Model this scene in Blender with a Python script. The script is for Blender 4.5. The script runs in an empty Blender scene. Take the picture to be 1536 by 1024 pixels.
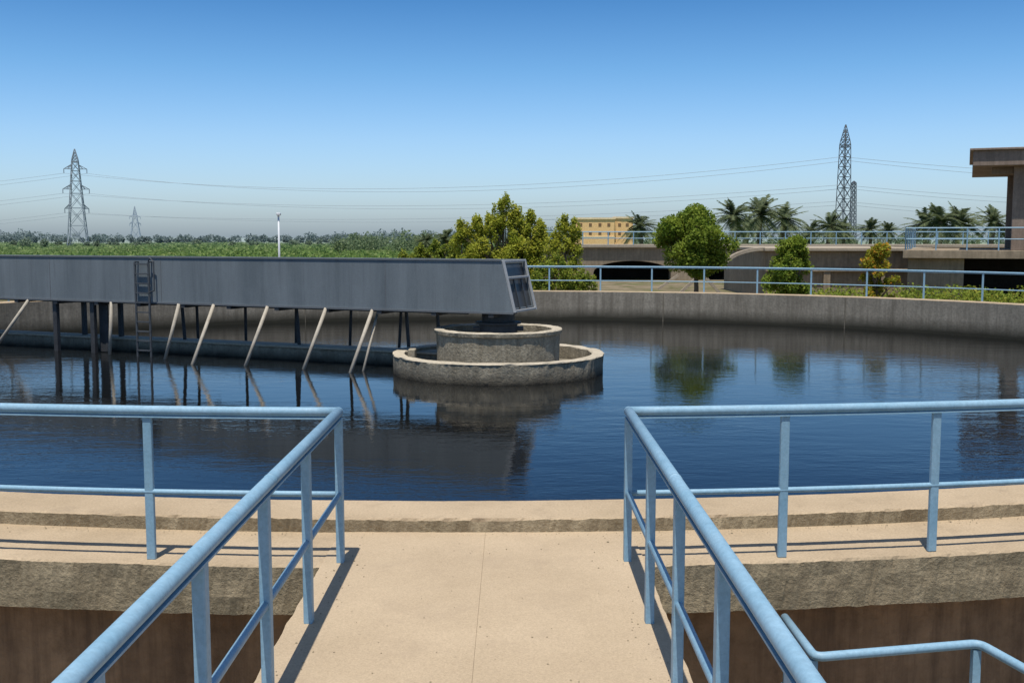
import bpy, math, random
import numpy as np
from mathutils import Vector, noise, Matrix
rng = np.random.default_rng(7); random.seed(7)
S = bpy.context.scene
COL = S.collection

# ------------------------------------------------------------------ materials
def new_mat(name):
    m = bpy.data.materials.new(name); m.use_nodes = True
    nt = m.node_tree; b = nt.nodes['Principled BSDF']
    return m, nt, b
def N(nt, t, **kw):
    n = nt.nodes.new(t)
    for k, v in kw.items(): setattr(n, k, v)
    return n
def ramp(nt, fac, stops):
    r = N(nt, 'ShaderNodeValToRGB')
    while len(r.color_ramp.elements) < len(stops): r.color_ramp.elements.new(0.5)
    for e, (p, c) in zip(r.color_ramp.elements, stops):
        e.position = p; e.color = (*c, 1) if len(c) == 3 else c
    nt.links.new(fac, r.inputs[0]); return r.outputs[0]
def coords(nt, scale=(1, 1, 1), kind='Object'):
    tc = N(nt, 'ShaderNodeTexCoord'); mp = N(nt, 'ShaderNodeMapping')
    mp.inputs['Scale'].default_value = scale
    nt.links.new(tc.outputs[kind], mp.inputs[0]); return mp.outputs[0]
def noise_n(nt, vec, scale, detail=6, rough=.6):
    n = N(nt, 'ShaderNodeTexNoise'); n.inputs['Scale'].default_value = scale
    n.inputs['Detail'].default_value = detail; n.inputs['Roughness'].default_value = rough
    nt.links.new(vec, n.inputs['Vector']); return n.outputs[0]
def mix(nt, a, b, fac, mode='MIX'):
    m = N(nt, 'ShaderNodeMix', data_type='RGBA', blend_type=mode)
    for s, v in ((m.inputs[0], fac), (m.inputs[6], a), (m.inputs[7], b)):
        if isinstance(v, (int, float)): s.default_value = v
        elif isinstance(v, tuple): s.default_value = (*v, 1)
        else: nt.links.new(v, s)
    return m.outputs[2]
def bump(nt, b, h, strength, dist):
    n = N(nt, 'ShaderNodeBump'); n.inputs['Strength'].default_value = strength
    n.inputs['Distance'].default_value = dist
    nt.links.new(h, n.inputs['Height']); nt.links.new(n.outputs[0], b.inputs['Normal'])
def world_axis(nt, ax):
    gx = N(nt, 'ShaderNodeNewGeometry'); sp = N(nt, 'ShaderNodeSeparateXYZ')
    nt.links.new(gx.outputs['Position'], sp.inputs[0]); return sp.outputs[ax]
def maprange(nt, v, a, b, c, d):
    mr = N(nt, 'ShaderNodeMapRange')
    for i, q in zip((1, 2, 3, 4), (a, b, c, d)): mr.inputs[i].default_value = q
    nt.links.new(v, mr.inputs[0]); return mr.outputs[0]

def concrete(name, dark, light, big=.8, fine=18, stain=None, bstr=.5, bdist=.01, streak=None, zstain=None, grain=.75, speck=None):
    m, nt, b = new_mat(name); v = coords(nt)
    n1 = noise_n(nt, v, big, 8, .62)
    c = ramp(nt, n1, [(.3, dark), (.7, light)])
    n2 = noise_n(nt, v, fine, 5, .7)
    g = ramp(nt, n2, [(.3, (.68, .68, .68)), (.7, (1.14, 1.14, 1.14))])
    c = mix(nt, c, g, grain, 'MULTIPLY')
    if stain:
        n3 = noise_n(nt, v, big * 2.7, 10, .75)
        f = ramp(nt, n3, [(.52, (0, 0, 0)), (.72, (1, 1, 1))])
        fm = N(nt, 'ShaderNodeMath', operation='MULTIPLY'); fm.inputs[1].default_value = .6
        nt.links.new(f, fm.inputs[0]); c = mix(nt, c, stain, fm.outputs[0])
    if speck:
        n5 = noise_n(nt, v, 24, 4, .5); f = ramp(nt, n5, [(.70, (0, 0, 0)), (.74, (.7, .7, .7))]); c = mix(nt, c, speck, f)
    if streak:
        vs = coords(nt, (3.5, 3.5, .25)); n4 = noise_n(nt, vs, 1.6, 8, .7)
        f = ramp(nt, n4, [(.42, (0, 0, 0)), (.68, (.8, .8, .8))])
        c = mix(nt, c, streak, f)
    if zstain:
        z0, z1, col = zstain
        ad = N(nt, 'ShaderNodeMath', operation='MULTIPLY_ADD'); ad.inputs[1].default_value = -.25
        nt.links.new(n1, ad.inputs[0]); nt.links.new(world_axis(nt, 2), ad.inputs[2])
        c = mix(nt, c, col, maprange(nt, ad.outputs[0], z0-.12, z1-.12, 1, 0))
    nt.links.new(c, b.inputs['Base Color']); b.inputs['Roughness'].default_value = .92
    b.inputs['Specular IOR Level'].default_value = .15
    bump(nt, b, n2, bstr, bdist)
    return m

M_deck = concrete('sandy_deck', (.42, .325, .215), (.51, .40, .27), .9, 110, (.35, .27, .185), .4, .004, speck=(.30, .235, .155))
M_ringtop = concrete('sandy_ring_top', (.385, .295, .19), (.50, .39, .26), 1.3, 60, (.26, .20, .135), .5, .005, speck=(.26, .2, .135))
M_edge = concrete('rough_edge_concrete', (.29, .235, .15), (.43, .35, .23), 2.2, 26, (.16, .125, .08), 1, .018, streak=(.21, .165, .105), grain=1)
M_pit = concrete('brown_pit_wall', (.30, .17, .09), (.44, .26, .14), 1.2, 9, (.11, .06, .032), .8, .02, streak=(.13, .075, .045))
M_inner = concrete('tank_inner_wall', (.26, .23, .18), (.38, .34, .27), .7, 14, (.15, .132, .10), .6, .01,
                   streak=(.15, .13, .10), zstain=(-.86, -.46, (.04, .038, .028)), grain=1)
M_island = concrete('island_concrete', (.27, .235, .17), (.47, .415, .31), 2.0, 16, (.13, .11, .08), 1, .025,
                    zstain=(-.92, -.70, (.05, .045, .035)), streak=(.20, .17, .12), grain=1)
M_rim = concrete('island_rim', (.40, .35, .26), (.57, .50, .385), 3, 20, (.27, .235, .175), .5, .008)
M_bgwall = concrete('background_wall', (.27, .21, .145), (.39, .31, .215), .35, 5, (.16, .125, .085), .4, .02, streak=(.18, .145, .10))
M_bgtop = concrete('background_coping', (.34, .285, .215), (.43, .365, .275), .6, 6, None, .3, .01)
M_pav = concrete('pavilion_concrete', (.25, .19, .15), (.34, .265, .21), .8, 8, (.14, .105, .08), .3, .01, streak=(.17, .13, .10))
M_dark = concrete('painted_recess_shade', (.03, .026, .022), (.05, .043, .037), 1, 8)  # near-black colour paints the shade inside the recesses
M_house = concrete('ochre_render', (.88, .54, .24), (.92, .60, .29), .5, 4, None, .2, .01)
M_houset = concrete('ochre_trim', (.88, .66, .40), (.9, .72, .47), .5, 4, None, .2, .01)
M_housew = concrete('house_window', (.22, .13, .07), (.26, .16, .09), .5, 4, None, .2, .01)
M_joint = concrete('joint_filler', (.15, .132, .10), (.22, .195, .15), 2, 9)

def metal_mat(name, c1, c2, rough=.5, scale=3, streak=False, metallic=0, chips=None, drips=None):
    m, nt, b = new_mat(name)
    v = coords(nt, (1, 1, .12) if streak else (1, 1, 1))
    n1 = noise_n(nt, v, scale, 8, .65); c = ramp(nt, n1, [(.3, c1), (.7, c2)])
    v2 = coords(nt); n2 = noise_n(nt, v2, 45, 5, .7)
    g = ramp(nt, n2, [(.3, (.8, .8, .8)), (.65, (1.06, 1.06, 1.06))]); c = mix(nt, c, g, .9, 'MULTIPLY')
    if drips:
        vs = coords(nt, (6, 6, .35)); n4 = noise_n(nt, vs, 1.1, 9, .75); f = ramp(nt, n4, [(.5, (0, 0, 0)), (.7, (.7, .7, .7))]); c = mix(nt, c, drips, f)
        n6 = noise_n(nt, v2, .9, 9, .8); f = ramp(nt, n6, [(.5, (0, 0, 0)), (.75, (.5, .5, .5))]); c = mix(nt, c, tuple(1.9*x for x in drips), f)
    if chips:
        n3 = noise_n(nt, v2, 16, 8, .8); f = ramp(nt, n3, [(.66, (0, 0, 0)), (.71, (.8, .8, .8))]); c = mix(nt, c, chips, f)
    nt.links.new(c, b.inputs['Base Color']); b.inputs['Roughness'].default_value = rough
    b.inputs['Metallic'].default_value = metallic
    bump(nt, b, n2, .25, .002)
    return m
M_blue = metal_mat('pale_blue_paint', (.20, .36, .475), (.275, .435, .55), .55, 5, chips=(.14, .20, .24))
M_beam = metal_mat('grey_painted_steel', (.125, .148, .16), (.19, .217, .23), .6, 1.9, True, drips=(.095, .112, .12))
M_seam = metal_mat('grey_seam', (.115, .125, .135), (.15, .165, .175), .6, 2)
M_frame = metal_mat('pale_frame', (.33, .34, .34), (.40, .41, .41), .5, 3)
M_darkmetal = metal_mat('dark_steel', (.03, .032, .034), (.06, .062, .065), .6, 4)
M_tanpipe = metal_mat('weathered_pipe', (.34, .30, .235), (.47, .42, .34), .7, 6, chips=(.15, .11, .07))
M_white = metal_mat('white_pole', (.62, .64, .66), (.72, .74, .76), .5, 3)
M_pylonF = metal_mat('pylon_steel_hazy', (.24, .28, .32), (.27, .31, .35), .7, .1)  # distance haze baked into the steel colour
M_pylonFF = metal_mat('pylon_steel_far_hazed', (.38, .44, .49), (.40, .46, .51), .8, .1)  # paler still: more distance haze baked into the colour
M_pylonD = metal_mat('pylon_steel', (.095, .11, .13), (.115, .13, .15), .7, .1)
M_wire = metal_mat('wire_grey', (.30, .35, .40), (.32, .37, .42), .7, .1)
M_glass = metal_mat('dark_panel', (.035, .038, .04), (.07, .073, .075), .35, 3)

HAZE = (.28, .335, .345)  # atmospheric haze, painted into base colours by distance
def leaf_mat(name, ca, cb, cc, trans=.45, nscale=1.2, haze=None):
    m, nt, b = new_mat(name)
    v = coords(nt); n1 = noise_n(nt, v, nscale, 3, .6)
    c = ramp(nt, n1, [(.35, ca), (.65, cb)])
    g = N(nt, 'ShaderNodeNewGeometry')
    r = ramp(nt, g.outputs['Random Per Island'], [(0, (.6, .65, .55)), (.6, (1, 1, 1)), (1, (1.35, 1.3, 1.1))])
    c = mix(nt, c, r, .9, 'MULTIPLY')
    f = ramp(nt, g.outputs['Random Per Island'], [(.86, (0, 0, 0)), (.9, (.7, .7, .7))]); c = mix(nt, c, cc, f)
    if haze: c = mix(nt, c, HAZE, maprange(nt, world_axis(nt, 1), haze[0], haze[1], 0, haze[2]))  # aerial haze blended into leaf colour along world Y
    nt.links.new(c, b.inputs['Base Color']); b.inputs['Roughness'].default_value = .6
    b.inputs['Specular IOR Level'].default_value = .12
    t = N(nt, 'ShaderNodeBsdfTranslucent'); nt.links.new(c, t.inputs[0])
    mx = N(nt, 'ShaderNodeMixShader'); mx.inputs[0].default_value = trans
    out = nt.nodes['Material Output']
    nt.links.new(b.outputs[0], mx.inputs[1]); nt.links.new(t.outputs[0], mx.inputs[2]); nt.links.new(mx.outputs[0], out.inputs[0])
    return m
L_yel = leaf_mat('leaf_yellow_green', (.32, .37, .045), (.48, .49, .075), (.58, .52, .09), .5)
L_grn = leaf_mat('leaf_green', (.14, .22, .03), (.27, .34, .05), (.35, .38, .07))
L_mid = leaf_mat('leaf_mid_green', (.19, .26, .04), (.29, .34, .055), (.38, .34, .065))
L_org = leaf_mat('leaf_autumn', (.26, .29, .035), (.42, .37, .045), (.68, .25, .045))
L_palm = leaf_mat('palm_leaf', (.12, .155, .085), (.17, .20, .105), (.22, .23, .12), .4)
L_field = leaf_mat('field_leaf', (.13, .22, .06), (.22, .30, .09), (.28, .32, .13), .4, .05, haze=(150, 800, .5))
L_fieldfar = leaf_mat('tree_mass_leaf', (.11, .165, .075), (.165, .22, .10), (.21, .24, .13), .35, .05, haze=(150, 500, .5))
L_far = leaf_mat('distant_leaf_hazed', (.175, .225, .235), (.205, .26, .265), (.22, .27, .27), .3, .03)  # bluish grey: atmospheric haze baked into the leaf colour
M_bark = concrete('bark', (.14, .105, .07), (.24, .185, .13), 4, 20, None, 1, .03)

# ------------------------------------------------------------------ mesh builder
class MB:
    def __init__(s): s.v = []; s.f = []; s.mi = []
    def add(s, vs, fs, mi=0):
        o = len(s.v); s.v += [tuple(x) for x in vs]
        for f in fs: s.f.append(tuple(i + o for i in f)); s.mi.append(mi)
    def box(s, x0, x1, y0, y1, z0, z1, mi=0):
        vs = [(x0,y0,z0),(x1,y0,z0),(x1,y1,z0),(x0,y1,z0),(x0,y0,z1),(x1,y0,z1),(x1,y1,z1),(x0,y1,z1)]
        s.add(vs, [(0,3,2,1),(4,5,6,7),(0,1,5,4),(1,2,6,5),(2,3,7,6),(3,0,4,7)], mi)
    def obox(s, p0, p1, w, h, up=(0,0,1), mi=0):
        p0 = Vector(p0); p1 = Vector(p1); d = (p1 - p0).normalized(); u = Vector(up)
        if abs(d.dot(u)) > .98: u = Vector((0, 1, 0))
        a = d.cross(u).normalized(); b = a.cross(d).normalized()
        vs = []
        for p in (p0, p1):
            for i, j in ((-1,-1),(1,-1),(1,1),(-1,1)): vs.append(p + a*(i*w/2) + b*(j*h/2))
        s.add(vs, [(0,1,2,3),(7,6,5,4),(0,4,5,1),(1,5,6,2),(2,6,7,3),(3,7,4,0)], mi)
    def tube(s, pts, rad, n=10, mi=0, cap=True, closed=False):
        pts = [Vector(p) for p in pts]; m = len(pts)
        if not hasattr(rad, '__len__'): rad = [rad]*m
        vs = []; fs = []
        for i, p in enumerate(pts):
            if closed: d = pts[(i+1) % m] - pts[i-1]
            else: d = pts[min(i+1, m-1)] - pts[max(i-1, 0)]
            d.normalize(); u = Vector((0,0,1)) if abs(d.z) < .95 else Vector((0,1,0))
            a = d.cross(u).normalized(); b = a.cross(d).normalized()
            for k in range(n):
                t = 2*math.pi*k/n; vs.append(p + a*(math.cos(t)*rad[i]) + b*(math.sin(t)*rad[i]))
        for i in range(m if closed else m-1):
            j = (i+1) % m
            for k in range(n):
                fs.append((i*n+k, i*n+(k+1) % n, j*n+(k+1) % n, j*n+k))
        if cap and not closed:
            fs.append(tuple(range(n))[::-1]); fs.append(tuple((m-1)*n+k for k in range(n)))
        s.add(vs, fs, mi)
    def ball(s, c, r, mi=0, nu=10, nv=7):
        c = Vector(c); vs = [c+Vector((0,0,r))]; fs = []
        for i in range(1, nv):
            ph = math.pi*i/nv
            for k in range(nu):
                t = 2*math.pi*k/nu; vs.append(c+Vector((r*math.sin(ph)*math.cos(t), r*math.sin(ph)*math.sin(t), r*math.cos(ph))))
        vs.append(c-Vector((0,0,r)))
        for k in range(nu):
            fs.append((0, 1+k, 1+(k+1) % nu)); b = 1+(nv-2)*nu; fs.append((len(vs)-1, b+(k+1) % nu, b+k))
        for i in range(nv-2):
            for k in range(nu):
                a = 1+i*nu; fs.append((a+k, a+nu+k, a+nu+(k+1) % nu, a+(k+1) % nu))
        s.add(vs, fs, mi)
    def prism(s, poly, y0, y1, mi=0):          # poly in (x,z)
        n = len(poly); vs = [(x, y0, z) for x, z in poly]+[(x, y1, z) for x, z in poly]
        fs = [tuple(range(n)), tuple(range(2*n-1, n-1, -1))]+[(i, i+n, (i+1) % n+n, (i+1) % n) for i in range(n)]
        s.add(vs, fs, mi)
    def obj(s, name, mats, parent=None, smooth=False, bevel=0, fix=True):
        me = bpy.data.meshes.new(name); me.from_pydata(s.v, [], s.f)
        if not isinstance(mats, (list, tuple)): mats = [mats]
        for m in mats: me.materials.append(m)
        me.polygons.foreach_set('material_index', s.mi)
        if smooth: me.polygons.foreach_set('use_smooth', [True]*len(s.f))
        me.update()
        o = bpy.data.objects.new(name, me); COL.objects.link(o)
        if parent: o.parent = parent
        if bevel:
            md = o.modifiers.new('bevel', 'BEVEL'); md.width = bevel; md.segments = 2; md.limit_method = 'ANGLE'
        return o
def empty(name):
    e = bpy.data.objects.new(name, None); COL.objects.link(e); return e

def leaf_obj(name, P, size, mat, parent=None, up=.8, aspect=.6):
    """P (n,3) leaf centres -> one mesh of diamond-shaped leaves, normals biased to the sky"""
    n = len(P); size = np.broadcast_to(size, (n,))[:, None]
    c = rng.normal(size=(n, 3)); c /= np.linalg.norm(c, axis=1)[:, None]; c[:, 2] += up; c /= np.linalg.norm(c, axis=1)[:, None]
    a = rng.normal(size=(n, 3)); a -= (a*c).sum(1)[:, None]*c; a /= np.linalg.norm(a, axis=1)[:, None]
    b = np.cross(c, a)
    A = a*size*.5; B = b*size*.5*aspect; C = c*size*.1
    V = np.stack([P-A, P+B+C, P+A, P-B+C], 1).reshape(-1, 3)
    me = bpy.data.meshes.new(name)
    me.vertices.add(4*n); me.vertices.foreach_set('co', V.astype(np.float32).ravel())
    me.loops.add(4*n); me.loops.foreach_set('vertex_index', np.arange(4*n, dtype=np.int32))
    me.polygons.add(n); me.polygons.foreach_set('loop_start', np.arange(0, 4*n, 4, dtype=np.int32))
    me.update(calc_edges=True); me.materials.append(mat); me.validate()
    o = bpy.data.objects.new(name, me); COL.objects.link(o)
    if parent: o.parent = parent
    return o

# ------------------------------------------------------------------ tank geometry
CX, CY, A, B = -.5, 22.8, 17.2, 15.2
WZ = -.92
def E(t, o=0, z=0): return Vector((CX+(A+o)*math.cos(t), CY+(B+o)*math.sin(t), z))

root = empty('round_settling_tank')
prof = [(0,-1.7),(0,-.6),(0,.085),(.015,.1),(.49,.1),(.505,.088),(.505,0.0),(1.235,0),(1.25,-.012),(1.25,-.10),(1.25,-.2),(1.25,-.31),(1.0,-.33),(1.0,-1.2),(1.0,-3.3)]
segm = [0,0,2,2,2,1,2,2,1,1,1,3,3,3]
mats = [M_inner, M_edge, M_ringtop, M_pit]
mb = MB()
ts = []; t = -math.pi/2; t_end = t+2*math.pi
while t < t_end-1e-4:
    ts.append(t); d = min(t+math.pi/2, t_end-t); t += .0012 if d < .3 else .005
NS = len(ts); vs = []; fs = []; mi = []
for t in ts:
    for k, (o, z) in enumerate(prof):
        p = E(t, o, z)
        if k not in (0, 14):
            j = noise.noise(Vector((p.x*2.3, p.y*2.3, k*.9)))*.007+noise.noise(Vector((p.x*11, p.y*11, k*1.7)))*.004+noise.noise(Vector((p.x*37, p.y*37, k*2.7)))*.003
            amp = 2.6 if k in (5, 6, 8, 9, 10, 11) else .6
            p.z += j*(amp*.9 if k in (11, 5, 8) else .5)
            q = E(t, o+j*amp, 0); p.x, p.y = q.x, q.y
        vs.append(p)
K = len(prof)
for i in range(NS):
    j = (i+1) % NS
    for k in range(K-1):
        fs.append((i*K+k, j*K+k, j*K+k+1, i*K+k+1)); mi.append(segm[k])
mb.v = [tuple(v) for v in vs]; mb.f = [tuple(reversed(f)) for f in fs]; mb.mi = mi
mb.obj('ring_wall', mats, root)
mb = MB()
for i in range(17):
    t = .12+2*math.pi*i/17; mb.obox(E(t, -.008, -1.5), E(t, -.008, .07), .03, .016, E(t, 1)-E(t, 0))
mb.obj('wall_joints', M_joint, root)

# water
m, nt, b = new_mat('dark_tank_water')
b.inputs['Base Color'].default_value = (.0075, .008, .0078, 1); b.inputs['Roughness'].default_value = .02
b.inputs['IOR'].default_value = 1.33; b.inputs['Specular Tint'].default_value = (1.0, .80, .60, 1)
v = coords(nt, (.8, 1.9, 1)); n1 = noise_n(nt, v, 1.5, 4, .55)
v = coords(nt, (1, 2.6, 1)); n2 = noise_n(nt, v, 5.5, 3, .55)
mm = N(nt, 'ShaderNodeMath', operation='MULTIPLY_ADD'); mm.inputs[1].default_value = .28
nt.links.new(n2, mm.inputs[0]); nt.links.new(n1, mm.inputs[2])
n3 = noise_n(nt, coords(nt), .16, 3, .5)
am = ramp(nt, n3, [(.38, (.22, .22, .22)), (.60, (1, 1, 1))])
mu = N(nt, 'ShaderNodeMath', operation='MULTIPLY'); nt.links.new(mm.outputs[0], mu.inputs[0]); nt.links.new(am, mu.inputs[1])
bump(nt, b, mu.outputs[0], .5, .018)
M_water = m
mb = MB(); n = 180
mb.add([E(2*math.pi*i/n, .02, WZ) for i in range(n)], [tuple(range(n))]); mb.obj('water', M_water)

# terrain
xs = np.concatenate([-np.geomspace(4000, 3, 70), np.linspace(-2, 2, 3), np.geomspace(3, 4000, 70)])
ys = np.concatenate([np.linspace(-60, 60, 90), np.geomspace(62, 6000, 60)])
V = []; F = []
for y in ys:
    for x in xs:
        s = min(max((y-14)/22, 0), 1); s = s*s*(3-2*s)
        z = -3.0+1.8*s
        if y > 60: z += noise.noise(Vector((x*.01, y*.01, 0)))*.25
        V.append((x, y, z))
W = len(xs)
for j in range(len(ys)-1):
    for i in range(W-1): F.append((j*W+i, j*W+i+1, (j+1)*W+i+1, (j+1)*W+i))
m, nt, b = new_mat('grassy_ground')
v = coords(nt); c = ramp(nt, noise_n(nt, v, .05, 8, .7), [(.35, (.11, .175, .055)), (.55, (.16, .21, .075)), (.7, (.22, .20, .11))])
dirt = ramp(nt, noise_n(nt, v, .5, 8, .7), [(.38, (.10, .115, .045)), (.5, (.20, .165, .11)), (.7, (.27, .22, .15))])
c = mix(nt, dirt, c, maprange(nt, world_axis(nt, 1), 82, 86, 0, 1))
c = mix(nt, c, ramp(nt, noise_n(nt, v, 1.2, 6, .7), [(.3, (.6, .6, .6)), (.7, (1.2, 1.2, 1.2))]), .8, 'MULTIPLY')
c = mix(nt, c, HAZE, maprange(nt, world_axis(nt, 1), 150, 1000, 0, .85))  # ground colour fades to painted haze with distance
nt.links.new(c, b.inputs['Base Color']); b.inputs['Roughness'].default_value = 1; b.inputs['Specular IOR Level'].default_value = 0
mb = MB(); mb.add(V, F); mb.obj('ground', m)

# ------------------------------------------------------------------ bridge deck
root = empty('concrete_walkway')
def slab(x0, x1, y0, y1, z0, z1, name):
    mb = MB(); ny = 300; V = []; F = []
    for i in range(ny+1):
        y = y0+(y1-y0)*i/ny
        jit = lambda x, s: noise.noise(Vector((x*3, y*5, s)))*.006+noise.noise(Vector((x*3, y*23, s)))*.004
        jl = jit(x0, 1) if x0 < -1 else 0; jr = jit(x1, 2) if x1 > .5 else 0
        for (x, z) in ((x0+jl, z0), (x1+jr, z0), (x1+jr, z1), (x0+jl, z1)): V.append((x, y, z))
    for i in range(ny):
        for k in range(4): F.append((i*4+k, i*4+(k+1) % 4, i*4+4+(k+1) % 4, i*4+4+k))
    F.append((3, 2, 1, 0)); F.append((ny*4, ny*4+1, ny*4+2, ny*4+3))
    mb.add(V, F); return mb.obj(name, M_deck, root, bevel=.002)
slab(-1.17, -.1808, -4, 7.13, -.30, .004, 'deck_slab_a')
slab(-.1803, .82, -4, 7.13, -.30, .004, 'deck_slab_b')
mb = MB()
for i in range(420):
    q = random.random()
    if q < .55:
        t = -math.pi/2+random.uniform(-.26, .26); p = E(t, .53+abs(random.gauss(0, .05)), .004)
    elif q < .8: p = Vector((random.choice((-1.0, .64))+random.gauss(0, .06), random.uniform(3.5, 7), .006))
    else: p = Vector((random.uniform(-1.1, .78), random.uniform(3.5, 7), .006))
    r = random.uniform(.0025, .006)*(1 if random.random() < .9 else 1.6)
    vs = [p+Vector((r*random.uniform(.6,1.2)*math.cos(a), r*random.uniform(.6,1.2)*math.sin(a), 0)) for a in (0, 1.26, 2.5, 3.8, 5)]
    vs.append(p+Vector((0, 0, r*.7))); mb.add(vs, [(k, (k+1) % 5, 5) for k in range(5)])
mb.obj('loose_grit', M_edge)

# ------------------------------------------------------------------ railings
RH = .94; RR = .03; OFF = 1.17
def bar_post(mb, p, h, yaw, w=.056, d=.03):
    p = Vector(p); c, s = math.cos(yaw), math.sin(yaw)
    ax = Vector((c, s, 0)); ay = Vector((-s, c, 0)); vs = []
    for z in (0, h):
        for i, j in ((-1,-1),(1,-1),(1,1),(-1,1)): vs.append(p+ax*(i*w/2)+ay*(j*d/2)+Vector((0,0,z)))
    mb.add(vs, [(0,3,2,1),(4,5,6,7),(0,1,5,4),(1,2,6,5),(2,3,7,6),(3,0,4,7)])
XL, XR = -1.06, .716
tR = -math.acos((XR-CX)/(A+OFF)); tL = -math.acos((XL-CX)/(A+OFF))+2*math.pi
def ring_path(t0, t1, z, n):
    return [E(t0+(t1-t0)*i/n, OFF, z) for i in range(n+1)]
root = empty('blue_ring_railing')
mb = MB(); mb.tube(ring_path(tR, tL, RH, 500), RR, 12); mb.obj('top_rail', M_blue, root, True)
mb = MB(); pth = ring_path(tR, tL, RH-.038, 500)
for a_, b_ in zip(pth[:-1], pth[1:]): mb.obox(a_, b_, .05, .008)
mb.obj('rail_flat', M_blue, root)
mb = MB(); mb.tube(ring_path(tR, tL, .43, 400), .018, 8); mb.obj('mid_rail', M_blue, root, True)
mb = MB(); NT = 6000; prev = E(tR, OFF); total = 0; arc = [0]
for i in range(1, NT+1):
    p = E(tR+(tL-tR)*i/NT, OFF); total += (p-prev).length; arc.append(total); prev = p
targets = [.98, 1.97, 2.96]
endt = [total-3.63, total-2.42, total-1.21]
k = int((endt[0]-targets[-1])/1.84); targets += [2.96+(endt[0]-2.96)*q/k for q in range(1, k)]
targets += endt
for s_ in targets:
    i = int(np.searchsorted(arc, s_)); t = tR+(tL-tR)*i/NT
    p = E(t, OFF); q = E(t+.001, OFF); bar_post(mb, p, RH-.04, math.atan2(q.y-p.y, q.x-p.x))
mb.obj('posts', M_blue, root, bevel=.006)
yc = {XL: E(tL, OFF).y, XR: E(tR, OFF).y}
for X in (XL, XR):
    root = empty('blue_walkway_railing'); y1 = yc[X]
    mb = MB(); mb.tube([(X, -3.4, RH), (X, 1, RH), (X, 4.6, RH), (X, y1, RH)], RR, 16); mb.ball((X, y1, RH), RR*1.02, 0, 16, 10)
    mb.tube([(X, 4.585, RH), (X, 4.6, RH)], RR*1.05, 16)
    mb.obj('top_rail', M_blue, root, True)
    mb = MB(); mb.obox((X, -3.4, RH-.038), (X, y1, RH-.038), .05, .008); mb.obj('rail_flat', M_blue, root)
    mb = MB(); mb.tube([(X, -3.4, .43), (X, y1, .43)], .018, 10); mb.obj('mid_rail', M_blue, root, True)
    mb = MB()
    for y in (y1, 5.4, 4.47, 3.53, 2.6, 1.65, .7, -.3, -1.3, -2.3, -3.3): bar_post(mb, (X, y, 0), RH-.04, math.pi/2, .058, .046)
    mb.obj('posts', M_blue, root, bevel=.006)

root = empty('stair_landing_railing')
pts = [(1.66, 6.3, -.30), (1.67, 5.68, -.30), (2.66, 5.88, -.30), (2.80, 5.45, -.32), (3.0, 4.7, -.75), (3.2, 3.9, -1.2)]
def rounded(pts, r=.06, n=5):
    P = [Vector(p) for p in pts]; out = [P[0]]
    for i in range(1, len(P)-1):
        a = P[i]+(P[i-1]-P[i]).normalized()*r; c = P[i]+(P[i+1]-P[i]).normalized()*r
        for k in range(n+1):
            t = k/n; out.append(a*(1-t)**2+P[i]*2*t*(1-t)+c*t*t)
    out.append(P[-1]); return out
mb = MB(); mb.tube(rounded(pts), .026, 12); mb.obj('top_rail', M_blue, root, True)
mb = MB(); mb.tube(rounded([(x, y, z-.42) for x, y, z in pts]), .016, 8); mb.obj('mid_rail', M_blue, root, True)
mb = MB()
for p in ((1.67, 5.72), (2.64, 5.87), (1.66, 6.2)): bar_post(mb, (p[0], p[1], -1.3), .97, 0, .045, .04)
mb.obj('posts', M_blue, root)
mb = MB(); mb.box(1.45, 2.75, 4.2, 6.35, -1.45, -1.3)
for i in range(8): mb.box(2.75+.26*i, 3.01+.26*i, 3.9, 5.4, -1.62-.17*i, -1.47-.17*i)
for x in (1.6, 2.6): mb.box(x-.1, x+.1, 4.4, 4.6, -3.1, -1.45)
mb.obj('stair_landing', M_edge)

# ------------------------------------------------------------------ central island
def lathe(mb, prof, c, n=96, mis=None, jit=0):
    vs = []; fs = []; K = len(prof)
    for i in range(n):
        t = 2*math.pi*i/n
        for k, (r, z) in enumerate(prof):
            j = (noise.noise(Vector((math.cos(t)*r*3, math.sin(t)*r*3, z*3+k)))+.5*noise.noise(Vector((math.cos(t)*r*11, math.sin(t)*r*11, z*3+k))))*jit
            vs.append((c[0]+(r+j)*math.cos(t), c[1]+(r+j)*math.sin(t), z+j*.6))
    for k in range(K-1):
        for i in range(n):
            j = (i+1) % n; fs.append(((i*K+k, j*K+k, j*K+k+1, i*K+k+1), mis[k] if mis else 0))
    o = len(mb.v); mb.v += vs
    for q, m_ in fs: mb.f.append(tuple(i+o for i in q)); mb.mi.append(m_)
IC = (-.30, 23.25)
root = empty('round_concrete_island')
mb = MB(); lathe(mb, [(2.28,-1.3),(2.29,-.8),(2.3,-.55),(2.31,-.52),(2.30,-.50),(2.06,-.50),(2.04,-.52),(2.03,-.80),(1.0,-.80)], IC, 220, [0,0,0,1,1,1,0,0], .022)
mb.obj('outer_basin', [M_island, M_rim], root)
mb = MB(); lathe(mb, [(1.33,-.85),(1.35,-.08),(1.39,-.06),(1.40,.01),(1.38,.03),(1.2,.03),(1.18,.01),(1.17,-.45),(.01,-.45)], IC, 180, [0,0,0,1,1,1,0,0], .016)
mb.obj('inner_drum', [M_island, M_rim], root)
mb = MB(); lathe(mb, [(.42,-.5),(.42,.12),(.5,.13),(.5,.17),(.36,.18),(.36,.43)], IC, 48, None, 0)
mb.box(IC[0]-.55, IC[0]+.55, IC[1]-.14, IC[1]+.14, -.02, .06)
mb.obj('pivot_pedestal', M_darkmetal, root)
mb = MB(); mb.box(IC[0]-1.9, IC[0]-1.75, IC[1]-.9, IC[1]-.5, -.8, -.36); mb.obj('overflow_post', M_island, root, bevel=.02)

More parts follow.
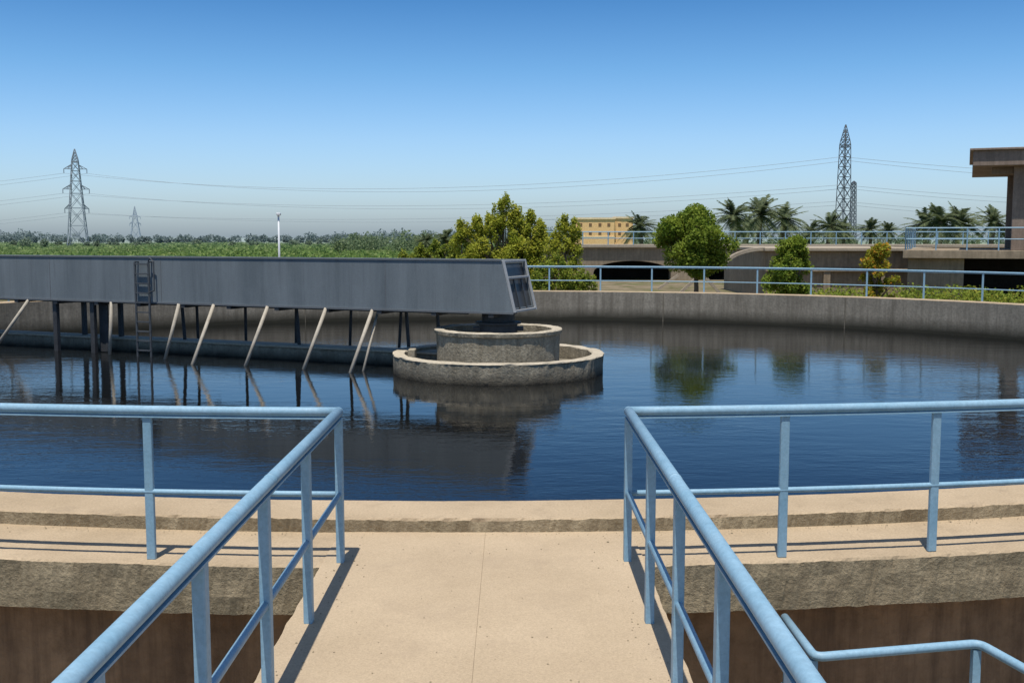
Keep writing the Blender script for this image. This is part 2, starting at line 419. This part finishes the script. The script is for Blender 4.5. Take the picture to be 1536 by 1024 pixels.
# ------------------------------------------------------------------ rotating scraper bridge
D = Vector((-.920, .391, 0)); Q = Vector((.391, .920, 0)); P0 = Vector((.02, 22.35, 0))
def BP(s, q, z): v = P0+D*s+Q*q; v.z = z; return v
Z0, Z1, WB, LEN = .42, 1.52, 1.25, 19.2
root = empty('rotating_scraper_bridge')
mb = MB()
def hexa(mb, sb, st, s1, q0, q1, z0, z1, mi=0):
    vs = [BP(sb,q0,z0),BP(s1,q0,z0),BP(s1,q1,z0),BP(sb,q1,z0),BP(st,q0,z1),BP(s1,q0,z1),BP(s1,q1,z1),BP(st,q1,z1)]
    mb.add(vs, [(0,3,2,1),(4,5,6,7),(0,1,5,4),(1,2,6,5),(2,3,7,6),(3,0,4,7)], mi)
hexa(mb, 0, .27, LEN, 0, .05, Z0, Z1); hexa(mb, 0, .27, LEN, WB-.05, WB, Z0, Z1)
hexa(mb, .04, .04, LEN, .05, WB-.05, Z0+.02, Z0+.08); hexa(mb, .28, .29, LEN, .05, WB-.05, Z1-.08, Z1-.02)
mb.obj('girder_shell', M_beam, root, bevel=.006)
mb = MB()
hexa(mb, -.02, -.02, LEN, -.035, 0-.002, Z0-.03, Z0+.01); hexa(mb, .255, .262, LEN, -.02, -.002, Z1-.015, Z1+.015)
mb.obj('girder_flanges', M_seam, root)
mb = MB()
for s in (3.05, 9.3, 12.9, 15.8): hexa(mb, s, s, s+.02, -.004, -.001, Z0+.011, Z1-.016)
mb.obj('panel_seams', M_seam, root)
def EP(q, u, out=0):
    v = BP(.0+.27*u-out, q, Z0+(Z1-Z0)*u); return v
mb = MB()
for q in (.035, WB-.035): mb.obox(EP(q, 0, .03), EP(q, 1, .03), .05, .06, Q)
for u in (.025, .66, .975): mb.obox(EP(.06, u, .03), EP(WB-.06, u, .03), .05, .05)
mb.obj('end_frame', M_frame, root, bevel=.008)
mb = MB(); vs = [EP(.06, .03, -.04), EP(WB-.06, .03, -.04), EP(WB-.06, .97, -.04), EP(.06, .97, -.04)]
mb.add(vs, [(0,1,2,3)]); 
for q in (.45, .85): mb.obox(EP(q, .03, -.01), EP(q, .66, -.01), .03, .03, Q)
mb.obj('end_panels', M_glass, root)
mb = MB(); s = .5
while s < LEN-1:
    mb.obox(BP(s, -.02, Z0-.07), BP(s, WB+.02, Z0-.07), .12, .08)
    s += 1.36
for q in (.12, WB-.12): mb.obox(BP(1.1, q, Z0-.035), BP(LEN, q, Z0-.035), .1, .06)
for s, z in ((12.85, -1), (11.6, -1)):
    mb.obox(BP(s, .1, Z0), BP(s, .1, -1.0), .13, .1, Q); mb.obox(BP(s, 1.05, Z0), BP(s, 1.05, -1.0), .1, .1, Q)
mb.obox(BP(11.45, .3, Z0), BP(11.45, .3, -.9), .28, .04, Q)
for s in (9.55, 6.1, 3.1, 2.3): mb.obox(BP(s, 1.0, Z0), BP(s-.1, 1.0, -1.0), .06, .06, Q)
for s in (9.2, 7.7, 6.2, 4.65, 3.3): mb.obox(BP(s, 1.15, Z0), BP(s+.35, 1.6, -1.05), .05, .05, Q)
mb.obj('undercarriage', M_darkmetal, root)
mb = MB()
for top, foot in (((-12.55,27.7),(-13.6,27.6)), ((-10.0,26.6),(-10.1,26.6)), ((-8.05,25.75),(-8.42,25.6)), ((-7.1,25.35),(-7.42,24.4)),
                  ((-5.68,24.75),(-6.15,24.2)), ((-4.22,24.15),(-4.70,23.6)), ((-3.1,23.68),(-3.56,22.95)), ((-3.0,23.95),(-3.30,23.2))):
    t = Vector((*top, Z0-.02)); f = Vector((*foot, WZ-.15)); mb.tube([t, f], .042 if top[0] != -3.0 else .03, 10)
mb.obj('scraper_struts', M_tanpipe, root, True)
mb = MB(); mb.obox(BP(18.2, .1, .15), BP(18.2, WB-.1, .15), .7, .1)
for q in (.2, WB-.2): mb.tube([BP(18.2, q-.06, .27), BP(18.2, q+.06, .27)], .17, 20); mb.obox(BP(18.2,q-.1,.27), BP(18.2,q-.1,.5), .1,.05)
mb.obj('end_carriage', M_darkmetal, root)
root2 = empty('access_ladder')
mb = MB(); s0, s1 = 9.58, 10.0; q = -.12
for s in (s0, s1):
    mb.obox(BP(s, q, -1.1), BP(s, q, 1.40), .05, .03, Q)
mb.obox(BP(s0-.0, q, 1.40), BP(s0, 0, 1.40), .04, .03); mb.obox(BP(s1, q, 1.40), BP(s1, 0, 1.40), .04, .03)
mb.tube([BP(s0-.16, q, .72), BP(s0-.16, q, 1.42), BP(s0-.05, q, 1.5), BP(s0+.0, q, 1.42)], .018, 6)
mb.tube([BP(s0-.16, q, .72), BP(s0, q, .66)], .018, 6)
z = -1.0
while z < 1.35: mb.obox(BP(s0, q, z), BP(s1, q, z), .045, .03); z += .235
mb.obj('ladder_rails_and_rungs', metal_mat('ladder_grey', (.05,.055,.06), (.08,.088,.095), .6, 4), root2)
mb = MB()
mb.obox(BP(2.1, 1.0, -.78), BP(18.0, 1.0, -.78), .5, .32, mi=0); mb.obox(BP(2.1, 1.0, -.60), BP(18.0, 1.0, -.60), .62, .04, mi=1)
mb.obj('low_channel_wall', [M_island, M_rim], None)

# ------------------------------------------------------------------ background structures
def straight_rail(mb, p0, p1, h, sp, r=.03):
    p0 = Vector(p0); p1 = Vector(p1); L = (p1-p0).length; n = max(1, round(L/sp)); up = Vector((0,0,1))
    mb.tube([p0+up*h, p1+up*h], r, 6); mb.tube([p0+up*h*.5, p1+up*h*.5], r*.7, 6)
    for i in range(n+1):
        p = p0.lerp(p1, i/n); mb.tube([p, p+up*h], r*.9, 6)
def arch_wall(mb, x0, x1, zb, zt, y0, y1, arches, mi=0):
    poly = [(x0, zt), (x0, zb)]
    for (c, hw, zs, za) in arches:
        poly.append((c-hw, zb)); 
        for k in range(13):
            t = math.pi*(1-k/12); poly.append((c+hw*math.cos(t), zs+(za-zs)*math.sin(t)))
        poly.append((c+hw, zb))
    poly += [(x1, zb), (x1, zt)]
    mb.prism(poly[::-1], y0, y1, mi)
root = empty('basin_building')
mb = MB(); arch_wall(mb, 1.6, 60, -1.4, 1.25, 80, 81, [(4.0, 1.2, -.9, -.2), (9.0, 2.9, -.6, .25), (16.2, 2.6, -.6, .35)]); 
mb.obj('arched_wall', M_bgwall, root)
mb = MB(); mb.box(1.4, 60, 79.7, 86, 1.25, 1.45); mb.obj('coping', M_bgtop, root)
mb = MB(); mb.box(1.6, 60, 85, 85.5, -1.4, 1.25); mb.obj('back_wall', M_dark, root)  # dark colour stands in for shade behind the arches
mb = MB(); straight_rail(mb, (1.5, 79.8, 1.45), (60, 79.8, 1.45), .95, 1.9, .045); mb.obj('roof_railing', M_blue, root)
root = empty('rectangular_settling_basin')
mb = MB(); mb.box(13.1, 21.5, 55, 66, -1.5, 1.30); mb.box(13.0, 21.5, 54.75, 55, .25, .40); 
for x in (13.2, 16.0, 18.8): mb.box(x, x+.35, 54.8, 55, -1.5, .25)
mb.obj('basin_wall', M_bgwall, root, bevel=.02)
mb = MB(); mb.box(12.9, 21.5, 54.6, 66.2, 1.30, 1.46); mb.obj('basin_coping', M_bgtop, root, bevel=.02)
mb = MB(); pts = []
for k in range(13):
    t = math.pi/2*k/12; pts.append((13.0-2.1*math.cos(t)*1.0, 55.2, .35+1.05*math.sin(t)))
for a_, b_ in zip(pts[:-1], pts[1:]): mb.obox(a_, b_, .5, .16, (0,0,1))
mb.obj('arch_wing', M_bgtop, root)
mb = MB(); mb.obox((8.4,54,-.9),(9.6,54,.2),.14,.14); mb.obox((10.6,54,-.9),(9.6,54,.2),.14,.14); mb.obox((7.4,54,-.6),(8.4,54,.1),.12,.12)
mb.obj('diagonal_braces', M_bgtop, root)

root = empty('control_pavilion')
mb = MB(); mb.box(17.7, 45, 48, 58, 1.05, 1.42); mb.obj('platform_slab', M_bgwall, root, bevel=.02)
mb = MB(); mb.box(17.9, 20.3, 48.6, 58, -1.5, 1.05); mb.box(28, 45, 48.3, 58, -1.5, 1.05); mb.obj('platform_wall', M_bgwall, root)
mb = MB(); mb.box(20.3, 28, 52, 52.4, -1.5, 1.05); mb.obj('painted_bay_shade', M_dark, root)  # back of bay, shade under the platform painted as dark colour
mb = MB(); mb.box(20.5, 45, 48, 58, 5.15, 5.82); mb.box(20.35, 45, 47.85, 58.2, 5.82, 5.92); mb.obj('roof_slab', M_pav, root, bevel=.02)
mb = MB()
for x in (22.2, 30, 37):
    for y in (48.7, 57): mb.box(x, x+.55, y, y+.55, 1.42, 5.15)
mb.box(21.3, 45, 49.3, 49.6, 4.85, 5.15)
mb.obj('columns', M_pav, root, bevel=.02)
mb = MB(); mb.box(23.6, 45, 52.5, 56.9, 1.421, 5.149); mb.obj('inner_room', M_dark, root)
mb = MB(); straight_rail(mb, (17.8, 48.1, 1.42), (45, 48.1, 1.42), 1.0, 1.3, .035); straight_rail(mb, (17.8, 48.1, 1.42), (17.8, 57.8, 1.42), 1.0, 1.8, .035); mb.obj('platform_railing', M_blue, root)
ang = math.radians(-23); pv = Vector((20.35, 48, 0)); R = Matrix.Rotation(ang, 3, 'Z')
root.rotation_euler = (0, 0, ang); root.location = pv-R @ pv

root = empty('ochre_house')
hx, hy = 10.6, 180
mb = MB(); mb.box(hx, hx+6.6, hy, hy+8, -1.5, 5.0); mb.box(hx+6.6, hx+9.8, hy+1.0, hy+8, -1.5, 5.15); mb.obj('walls', M_house, root)
mb = MB(); mb.box(hx-.15, hx+6.75, hy-.15, hy+8.1, 5.0, 5.3); mb.box(hx+6.75, hx+9.95, hy+.85, hy+8.1, 5.15, 5.45); mb.box(hx-.05, hx+6.65, hy-.06, hy, 2.0, 2.2)
mb.obj('parapet_and_bands', M_houset, root)
mb = MB()
for z in (2.7, 4.1):
    for x in (.7, 2.3, 3.9, 5.4): mb.box(hx+x, hx+x+.5, hy-.03, hy+.1, z-.3, z+.25)
    for x in (7.3, 8.6): mb.box(hx+x, hx+x+.5, hy+.97, hy+1.1, z-.3, z+.25)
mb.obj('windows', M_housew, root)

# ------------------------------------------------------------------ pylons & wires
def pylon(name, x, y, zt, zb, wb, wt, waist, nseg, th, mat, arms=(), yaw=0, point=3):
    mb = MB(); c, s_ = math.cos(yaw), math.sin(yaw)
    def W_(z):
        u = (z-zb)/(waist-zb)
        return wb+(wt-wb)*min(u, 1) if z <= waist else wt*(1-(z-waist)/(zt-waist))+.15
    def P(i, z, w=None):
        h = (W_(z) if w is None else w)/2; dx, dy = ((-h,-h),(h,-h),(h,h),(-h,h))[i % 4]
        return Vector((x+dx*c-dy*s_, y+dx*s_+dy*c, z))
    zs = [zb]; z = zb
    while z < waist: z += max(W_(z)*1.15, wt*1.15); zs.append(min(z, waist))
    k = 4
    for i in range(1, k+1): zs.append(waist+(zt-waist)*i/k)
    for a_, b_ in zip(zs[:-1], zs[1:]):
        if b_-a_ < .05: continue
        for i in range(4):
            mb.obox(P(i, a_), P(i, b_), th, th); mb.obox(P(i, a_), P(i+1, b_), th*.7, th*.7); mb.obox(P(i+1, a_), P(i, b_), th*.7, th*.7)
            mb.obox(P(i, b_), P(i+1, b_), th*.7, th*.7)
    tips = []
    for (z, half) in arms:
        for sg in (-1, 1):
            tip = Vector((x+sg*half*c, y+sg*half*s_, z)); w = W_(z)
            for dy in (-w/2, w/2):
                r0 = Vector((x+sg*w/2*c-dy*s_, y+sg*w/2*s_+dy*c, z)); r1 = r0+Vector((0,0,1.5))
                mb.obox(r0, tip, th*.8, th*.8); mb.obox(r1, tip, th*.8, th*.8); mb.obox(r0.lerp(tip,.5), r1, th*.6, th*.6)
            mb.obox(tip, tip-Vector((0,0,1.6)), th, th); tips.append(tip-Vector((0,0,1.6)))
    mb.obj(name, mat); return tips
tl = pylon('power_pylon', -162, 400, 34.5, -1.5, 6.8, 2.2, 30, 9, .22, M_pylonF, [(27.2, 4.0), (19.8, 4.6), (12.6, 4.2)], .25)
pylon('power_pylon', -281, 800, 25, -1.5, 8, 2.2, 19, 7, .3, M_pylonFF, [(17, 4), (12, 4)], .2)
pylon('power_pylon', 92.5, 300, 33, -1.5, 3.3, 2.1, 27.5, 9, .17, M_pylonD, [], .4)
pylon('power_pylon', 127, 400, 22.8, -1.5, 2.2, 1.3, 22, 9, .18, M_pylonD, [], .2)
mb = MB()
def wire(p0, p1, sag, r=.05):
    p0 = Vector(p0); p1 = Vector(p1); n = 40
    mb.tube([p0.lerp(p1, i/n)-Vector((0,0,4*sag*(i/n)*(1-i/n))) for i in range(n+1)], r, 4)
for k, (za, zb_) in enumerate([(25.6, 24.2), (18.2, 16.5), (11.0, 12)]):
    for j in (0, 1):
        a = tl[k*2+j]; a = (a.x, a.y, za if j else za)
        b_ = (92.5+(j*2-1)*1.0, 300+(j-.5)*2, zb_-j*.9)
        wire(a, b_, (7.2, 5.2, 3.6)[k]+j*.5)
        wire(a, (-480, 470+j*6, za+2), 9+j)
        wire(b_, (330, 350+j*6, zb_+1), 5+j*.8)
mb.obj('power_lines', M_wire)

root = empty('lamp_post')
mb = MB(); mb.tube([(-13.05, 60, -1.3), (-13.05, 60, 3.2)], [.07, .05], 10); mb.tube([(-13.05,60,3.15),(-13.05,60,3.3)],.06,10); mb.obj('pole', M_white, root, True)
mb = MB(); mb.box(-13.15, -12.92, 59.85, 60.1, 3.22, 3.36); mb.obj('lamp_head', M_white, root, bevel=.03)

# ------------------------------------------------------------------ vegetation
def clump_points(centres, n, sig):
    c = np.array([c[:3] for c in centres]); r = np.array([c[3] for c in centres])
    w = r**2; idx = rng.choice(len(c), n, p=w/w.sum())
    d = rng.normal(size=(n, 3)); d /= np.linalg.norm(d, axis=1)[:, None]
    rad = rng.uniform(.2, 1.08, n)**.6
    return c[idx]+d*(rad*r[idx])[:, None]*np.array(sig)
def limbs(mb, base, tips, r0):
    base = Vector(base)
    for t in tips:
        t = Vector(t); mid = base.lerp(t, .5)+Vector((random.uniform(-.12,.12), random.uniform(-.12,.12), .1))
        mb.tube([base, mid, t], [r0, r0*.6, r0*.22], 6)
def tree(name, x, y, zb, zlow, zt, rx, nl, leaf, mat, shape='round', nclump=26, cl=.35):
    root = empty(name); cs = []
    H = zt-zlow
    for i in range(nclump):
        u = random.random()
        if shape == 'col': w = rx*(1-max(0, u-.55)/.45*.6)*(.75+.25*min(1, u*4))
        else: w = rx*math.sqrt(max(.05, 1-(2*u-1)**2))
        a = random.uniform(0, 2*math.pi); q = math.sqrt(random.random())
        r = cl*random.uniform(.6, 1.15)
        cs.append((x+math.cos(a)*q*max(w-r*.5, .05), y+math.sin(a)*q*max(w-r*.5, .05), zlow+u*(H-r*.9)+r*.3, r))
    mb = MB(); hb = zlow+H*.12
    mb.tube([(x, y, zb), (x+.05, y, (zb+hb)/2), (x, y, hb)], [.13, .10, .08], 8)
    limbs(mb, (x, y, hb), [c[:3] for c in cs if random.random() < .7], .05)
    mb.obj('trunk_and_limbs', M_bark, root, True)
    P = clump_points(cs, nl, (1, 1, .9))
    leaf_obj('foliage', P, leaf*rng.uniform(.6, 1.3, nl), mat, root)
    return root
def shrubgroup(name, specs, y, mat, nl, leaf, cl=.3):
    root = empty(name); cs = []; mb = MB()
    for (x, zl, zt, rx) in specs:
        m_ = int(14+(zt-zl)*9)
        for i in range(m_):
            u = random.random(); w = rx*(1-u**1.6)**.8+.05; a = random.uniform(0, 6.28); q = math.sqrt(random.random())
            cs.append((x+math.cos(a)*q*w, y+math.sin(a)*q*w, zl+u*(zt-zl), cl*random.uniform(.6, 1.1)*(1-.5*u)))
        for q in range(4):
            xx = x+random.uniform(-.7, .7)*rx; h = abs(xx-x)*.6
            for k in range(3): cs.append((xx, y+random.uniform(-.2,.2), zt-.1-h-.22*k, .10+.04*k))
        mb.tube([(x, y, -1.4), (x+random.uniform(-.1,.1), y, zl+.4*(zt-zl)), (x, y, zt-.25)], [.07, .05, .012], 6)
    limbs(mb, (specs[0][0], y, .2), [c[:3] for c in cs[::5]], .03)
    mb.obj('stems', M_bark, root, True)
    P = clump_points(cs, nl, (1, 1, 1.5)); leaf_obj('foliage', P, leaf*rng.uniform(.6, 1.3, nl), mat, root)
shrubgroup('yellow_green_tree', [(-.35, -.4, 3.85, .85), (-1.0, -.5, 3.25, .9), (-1.65, -.5, 2.95, .85), (-2.35, -.6, 2.7, .8), (.3, -.4, 3.35, .8), (.85, -.5, 3.15, .75), (1.25,-.5,2.75,.55)], 50, L_yel, 52000, .12, .38)
shrubgroup('yellow_green_tree', [(2.3, -.9, 3.0, .6), (2.75, -.9, 2.75, .45), (1.9, -.9, 2.2, .5)], 48, L_yel, 14000, .115, .3)
shrubgroup('leafy_shrub', [(1.9, -1.2, 1.3, .8), (3.0, -1.2, .7, .7), (1.2, -1.2, .9, .6)], 44.5, L_mid, 10000, .12)
shrubgroup('leafy_shrub', [(-3.0, -.8, 1.85, .8), (-3.8, -.8, 1.75, .8), (-4.6, -.8, 1.6, .8), (-5.4, -.8, 1.25, .7)], 53, L_mid, 14000, .13)
tree('round_tree', 7.9, 46, -1.2, .45, 3.35, 1.75, 24000, .14, L_grn, 'round', 64, .5)
tree('columnar_bush', 11.3, 43, -1.2, -.7, 2.0, 1.1, 16000, .12, L_grn, 'col', 60, .34)
tree('autumn_bush', 14.75, 43, -1.2, -.9, 1.8, .85, 6500, .12, L_org, 'col', 30, .3)
n = 9000
P = np.stack([rng.uniform(11, 26, n), rng.uniform(44, 47.5, n), -1.2+rng.beta(2, 2.2, n)*1.1], 1)
P[:, 2] += .22*np.sin(P[:, 0]*1.7)*np.sin(P[:, 0]*.63+1); leaf_obj('hedge', P, .15*rng.uniform(.6, 1.3, len(P)), L_mid)

def palm_mesh(seed):
    r = random.Random(seed); mb = MB()
    for i in range(54):
        az = r.uniform(0, 2*math.pi); el = math.radians(r.uniform(-35, 80)); L = r.uniform(2.2, 3.2); drop = r.uniform(.5, 1.1)
        pts = []
        for k in range(9):
            u = k/8; h = L*u*math.cos(el); z = L*u*math.sin(el)-drop*u*u*1.3
            pts.append(Vector((h*math.cos(az), h*math.sin(az), z)))
        side = Vector((-math.sin(az), math.cos(az), 0))
        mb.tube(pts, [.04*(1-.8*k/8) for k in range(9)], 3)
        for k in range(1, 27):
            u = k/26; j = min(int(u*8), 7); p = pts[j].lerp(pts[j+1], u*8-j); d = (pts[j+1]-pts[j]).normalized()
            ll = .62*math.sin(math.pi*(.12+.8*u))+.1
            for sg in (-1, 1):
                tip = p+side*sg*ll*.75+d*ll*.6-Vector((0,0,ll*r.uniform(.05,.4)))
                mb.add([p, p+d*.12, tip], [(0,1,2)])
    o = mb.obj('crown', L_palm); me = o.data; bpy.data.objects.remove(o); return me
pm = [palm_mesh(i) for i in range(3)]
def palm(x, y, zc, sc, i, zb=-1.4):
    root = empty('date_palm')
    mb = MB(); n = 14; mb.tube([(x+.15*math.sin(k*.3+i), y, zb+(zc-zb)*k/n) for k in range(n+1)], [.27+(.04 if k % 2 else 0) for k in range(n+1)], 8); mb.obj('trunk', M_bark, root)
    o = bpy.data.objects.new('crown', pm[i % 3]); COL.objects.link(o); o.parent = root
    o.location = (x+.15*math.sin(n*.3+i), y, zc); o.scale = (sc,)*3; o.rotation_euler = (0, 0, i*1.3)
for i, (px, py, Y, sc) in enumerate([(960,340,135,.95),(1101,325,125,1.05),(1139,322,130,1.25),(1172,330,135,1.1),(1240,340,150,1.1),(1302,345,170,1.0),(1262,345,160,.95),
        (1385,338,140,1.1),(1408,333,120,1.1),(1435,334,125,1.2),(1484,333,115,.9),(668,358,150,.8),(640,362,170,.8),(1215,348,165,.95),(1330,348,175,.9),(1120,342,150,.95)]):
    palm((px-768)/1600*Y, Y, 2+(356-py)/1600*Y, sc, i)

n = 90000; Y = 78+rng.uniform(0, 1, n)**1.6*420; X = rng.uniform(-.62, .30, n)*Y
Hc = .55+.35*np.sin(X*.06+Y*.02)+.2*np.sin(Y*.11)
P = np.stack([X, Y, -1.3+rng.uniform(0, 1, n)*Hc], 1)
keep = ~((X > 0) & (Y < 90)); P = P[keep]
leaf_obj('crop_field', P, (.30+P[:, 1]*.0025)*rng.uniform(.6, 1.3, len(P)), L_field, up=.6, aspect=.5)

def treeline(name, x0, x1, y0, y1, ntree, hmin, hmax, lpt, leaf, mat, zb=-1.3):
    Ps = []
    for i in range(ntree):
        y = random.uniform(y0, y1); x = random.uniform(x0, x1)*y; h = random.uniform(hmin, hmax)*(1+.35*math.sin(x*.013+1)); r = h*random.uniform(.45, .8)
        d = rng.normal(size=(lpt, 3)); d /= np.linalg.norm(d, axis=1)[:, None]; q = rng.uniform(.2, 1, lpt)[:, None]**.5
        lob = 1+.25*np.sin(d[:, :1]*5+i)*np.cos(d[:, 2:]*6+i)
        p = np.array([x, y, zb+h*.5])+d*q*lob*np.array([r, r, h*.5]); Ps.append(p)
    P = np.concatenate(Ps); leaf_obj(name, P, leaf*rng.uniform(.6, 1.3, len(P)), mat)
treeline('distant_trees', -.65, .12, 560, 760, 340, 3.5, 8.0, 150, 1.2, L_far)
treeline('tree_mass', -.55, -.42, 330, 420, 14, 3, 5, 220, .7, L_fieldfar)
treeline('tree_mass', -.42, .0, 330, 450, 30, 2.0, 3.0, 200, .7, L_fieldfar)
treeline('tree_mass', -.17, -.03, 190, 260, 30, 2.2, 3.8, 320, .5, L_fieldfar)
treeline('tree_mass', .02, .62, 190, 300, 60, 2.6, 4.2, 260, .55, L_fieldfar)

# ------------------------------------------------------------------ world, sun, camera
w = bpy.data.worlds.new('World'); S.world = w; w.use_nodes = True
nt = w.node_tree; bg = nt.nodes['Background']
sk = nt.nodes.new('ShaderNodeTexSky'); sk.sky_type = 'NISHITA'; sk.sun_disc = False
sun_dir = Vector((.05, .28, -.94)).normalized()
el = math.asin(-sun_dir.z); sk.sun_elevation = el
sk.sun_rotation = math.atan2(-sun_dir.x, -sun_dir.y)
sk.air_density = 1.0; sk.dust_density = 1.2; sk.ozone_density = 3.0; sk.altitude = 0
tc = N(nt, 'ShaderNodeTexCoord'); sp = N(nt, 'ShaderNodeSeparateXYZ'); nt.links.new(tc.outputs['Generated'], sp.inputs[0])
tint = ramp(nt, sp.outputs[2], [(0.0, (.92, 1.07, 1.33)), (.04, (.88, 1.04, 1.30)), (.09, (.74, .94, 1.19)), (.15, (.48, .77, 1.02)), (.23, (.21, .50, .78)), (.45, (.30, .47, .62)), (1, (.54, .56, .62))])
c = mix(nt, sk.outputs[0], tint, 1.0, 'MULTIPLY')
nt.links.new(c, bg.inputs[0]); bg.inputs[1].default_value = .15
sl = bpy.data.lights.new('sun', 'SUN'); sl.energy = 4.8; sl.angle = math.radians(.5); sl.color = (1, .95, .87)
so = bpy.data.objects.new('sun', sl); COL.objects.link(so); so.rotation_euler = sun_dir.to_track_quat('-Z', 'Y').to_euler()
cd = bpy.data.cameras.new('camera'); cd.lens = 37.5; cd.sensor_width = 36; cd.clip_end = 12000; cd.clip_start = .05
co = bpy.data.objects.new('camera', cd); COL.objects.link(co)
co.location = (0, 0, 2.0); co.rotation_euler = (math.radians(90-5.57), 0, 0)
S.camera = co
S.view_settings.view_transform = 'Standard'; S.view_settings.look = 'None'; S.view_settings.exposure = 0
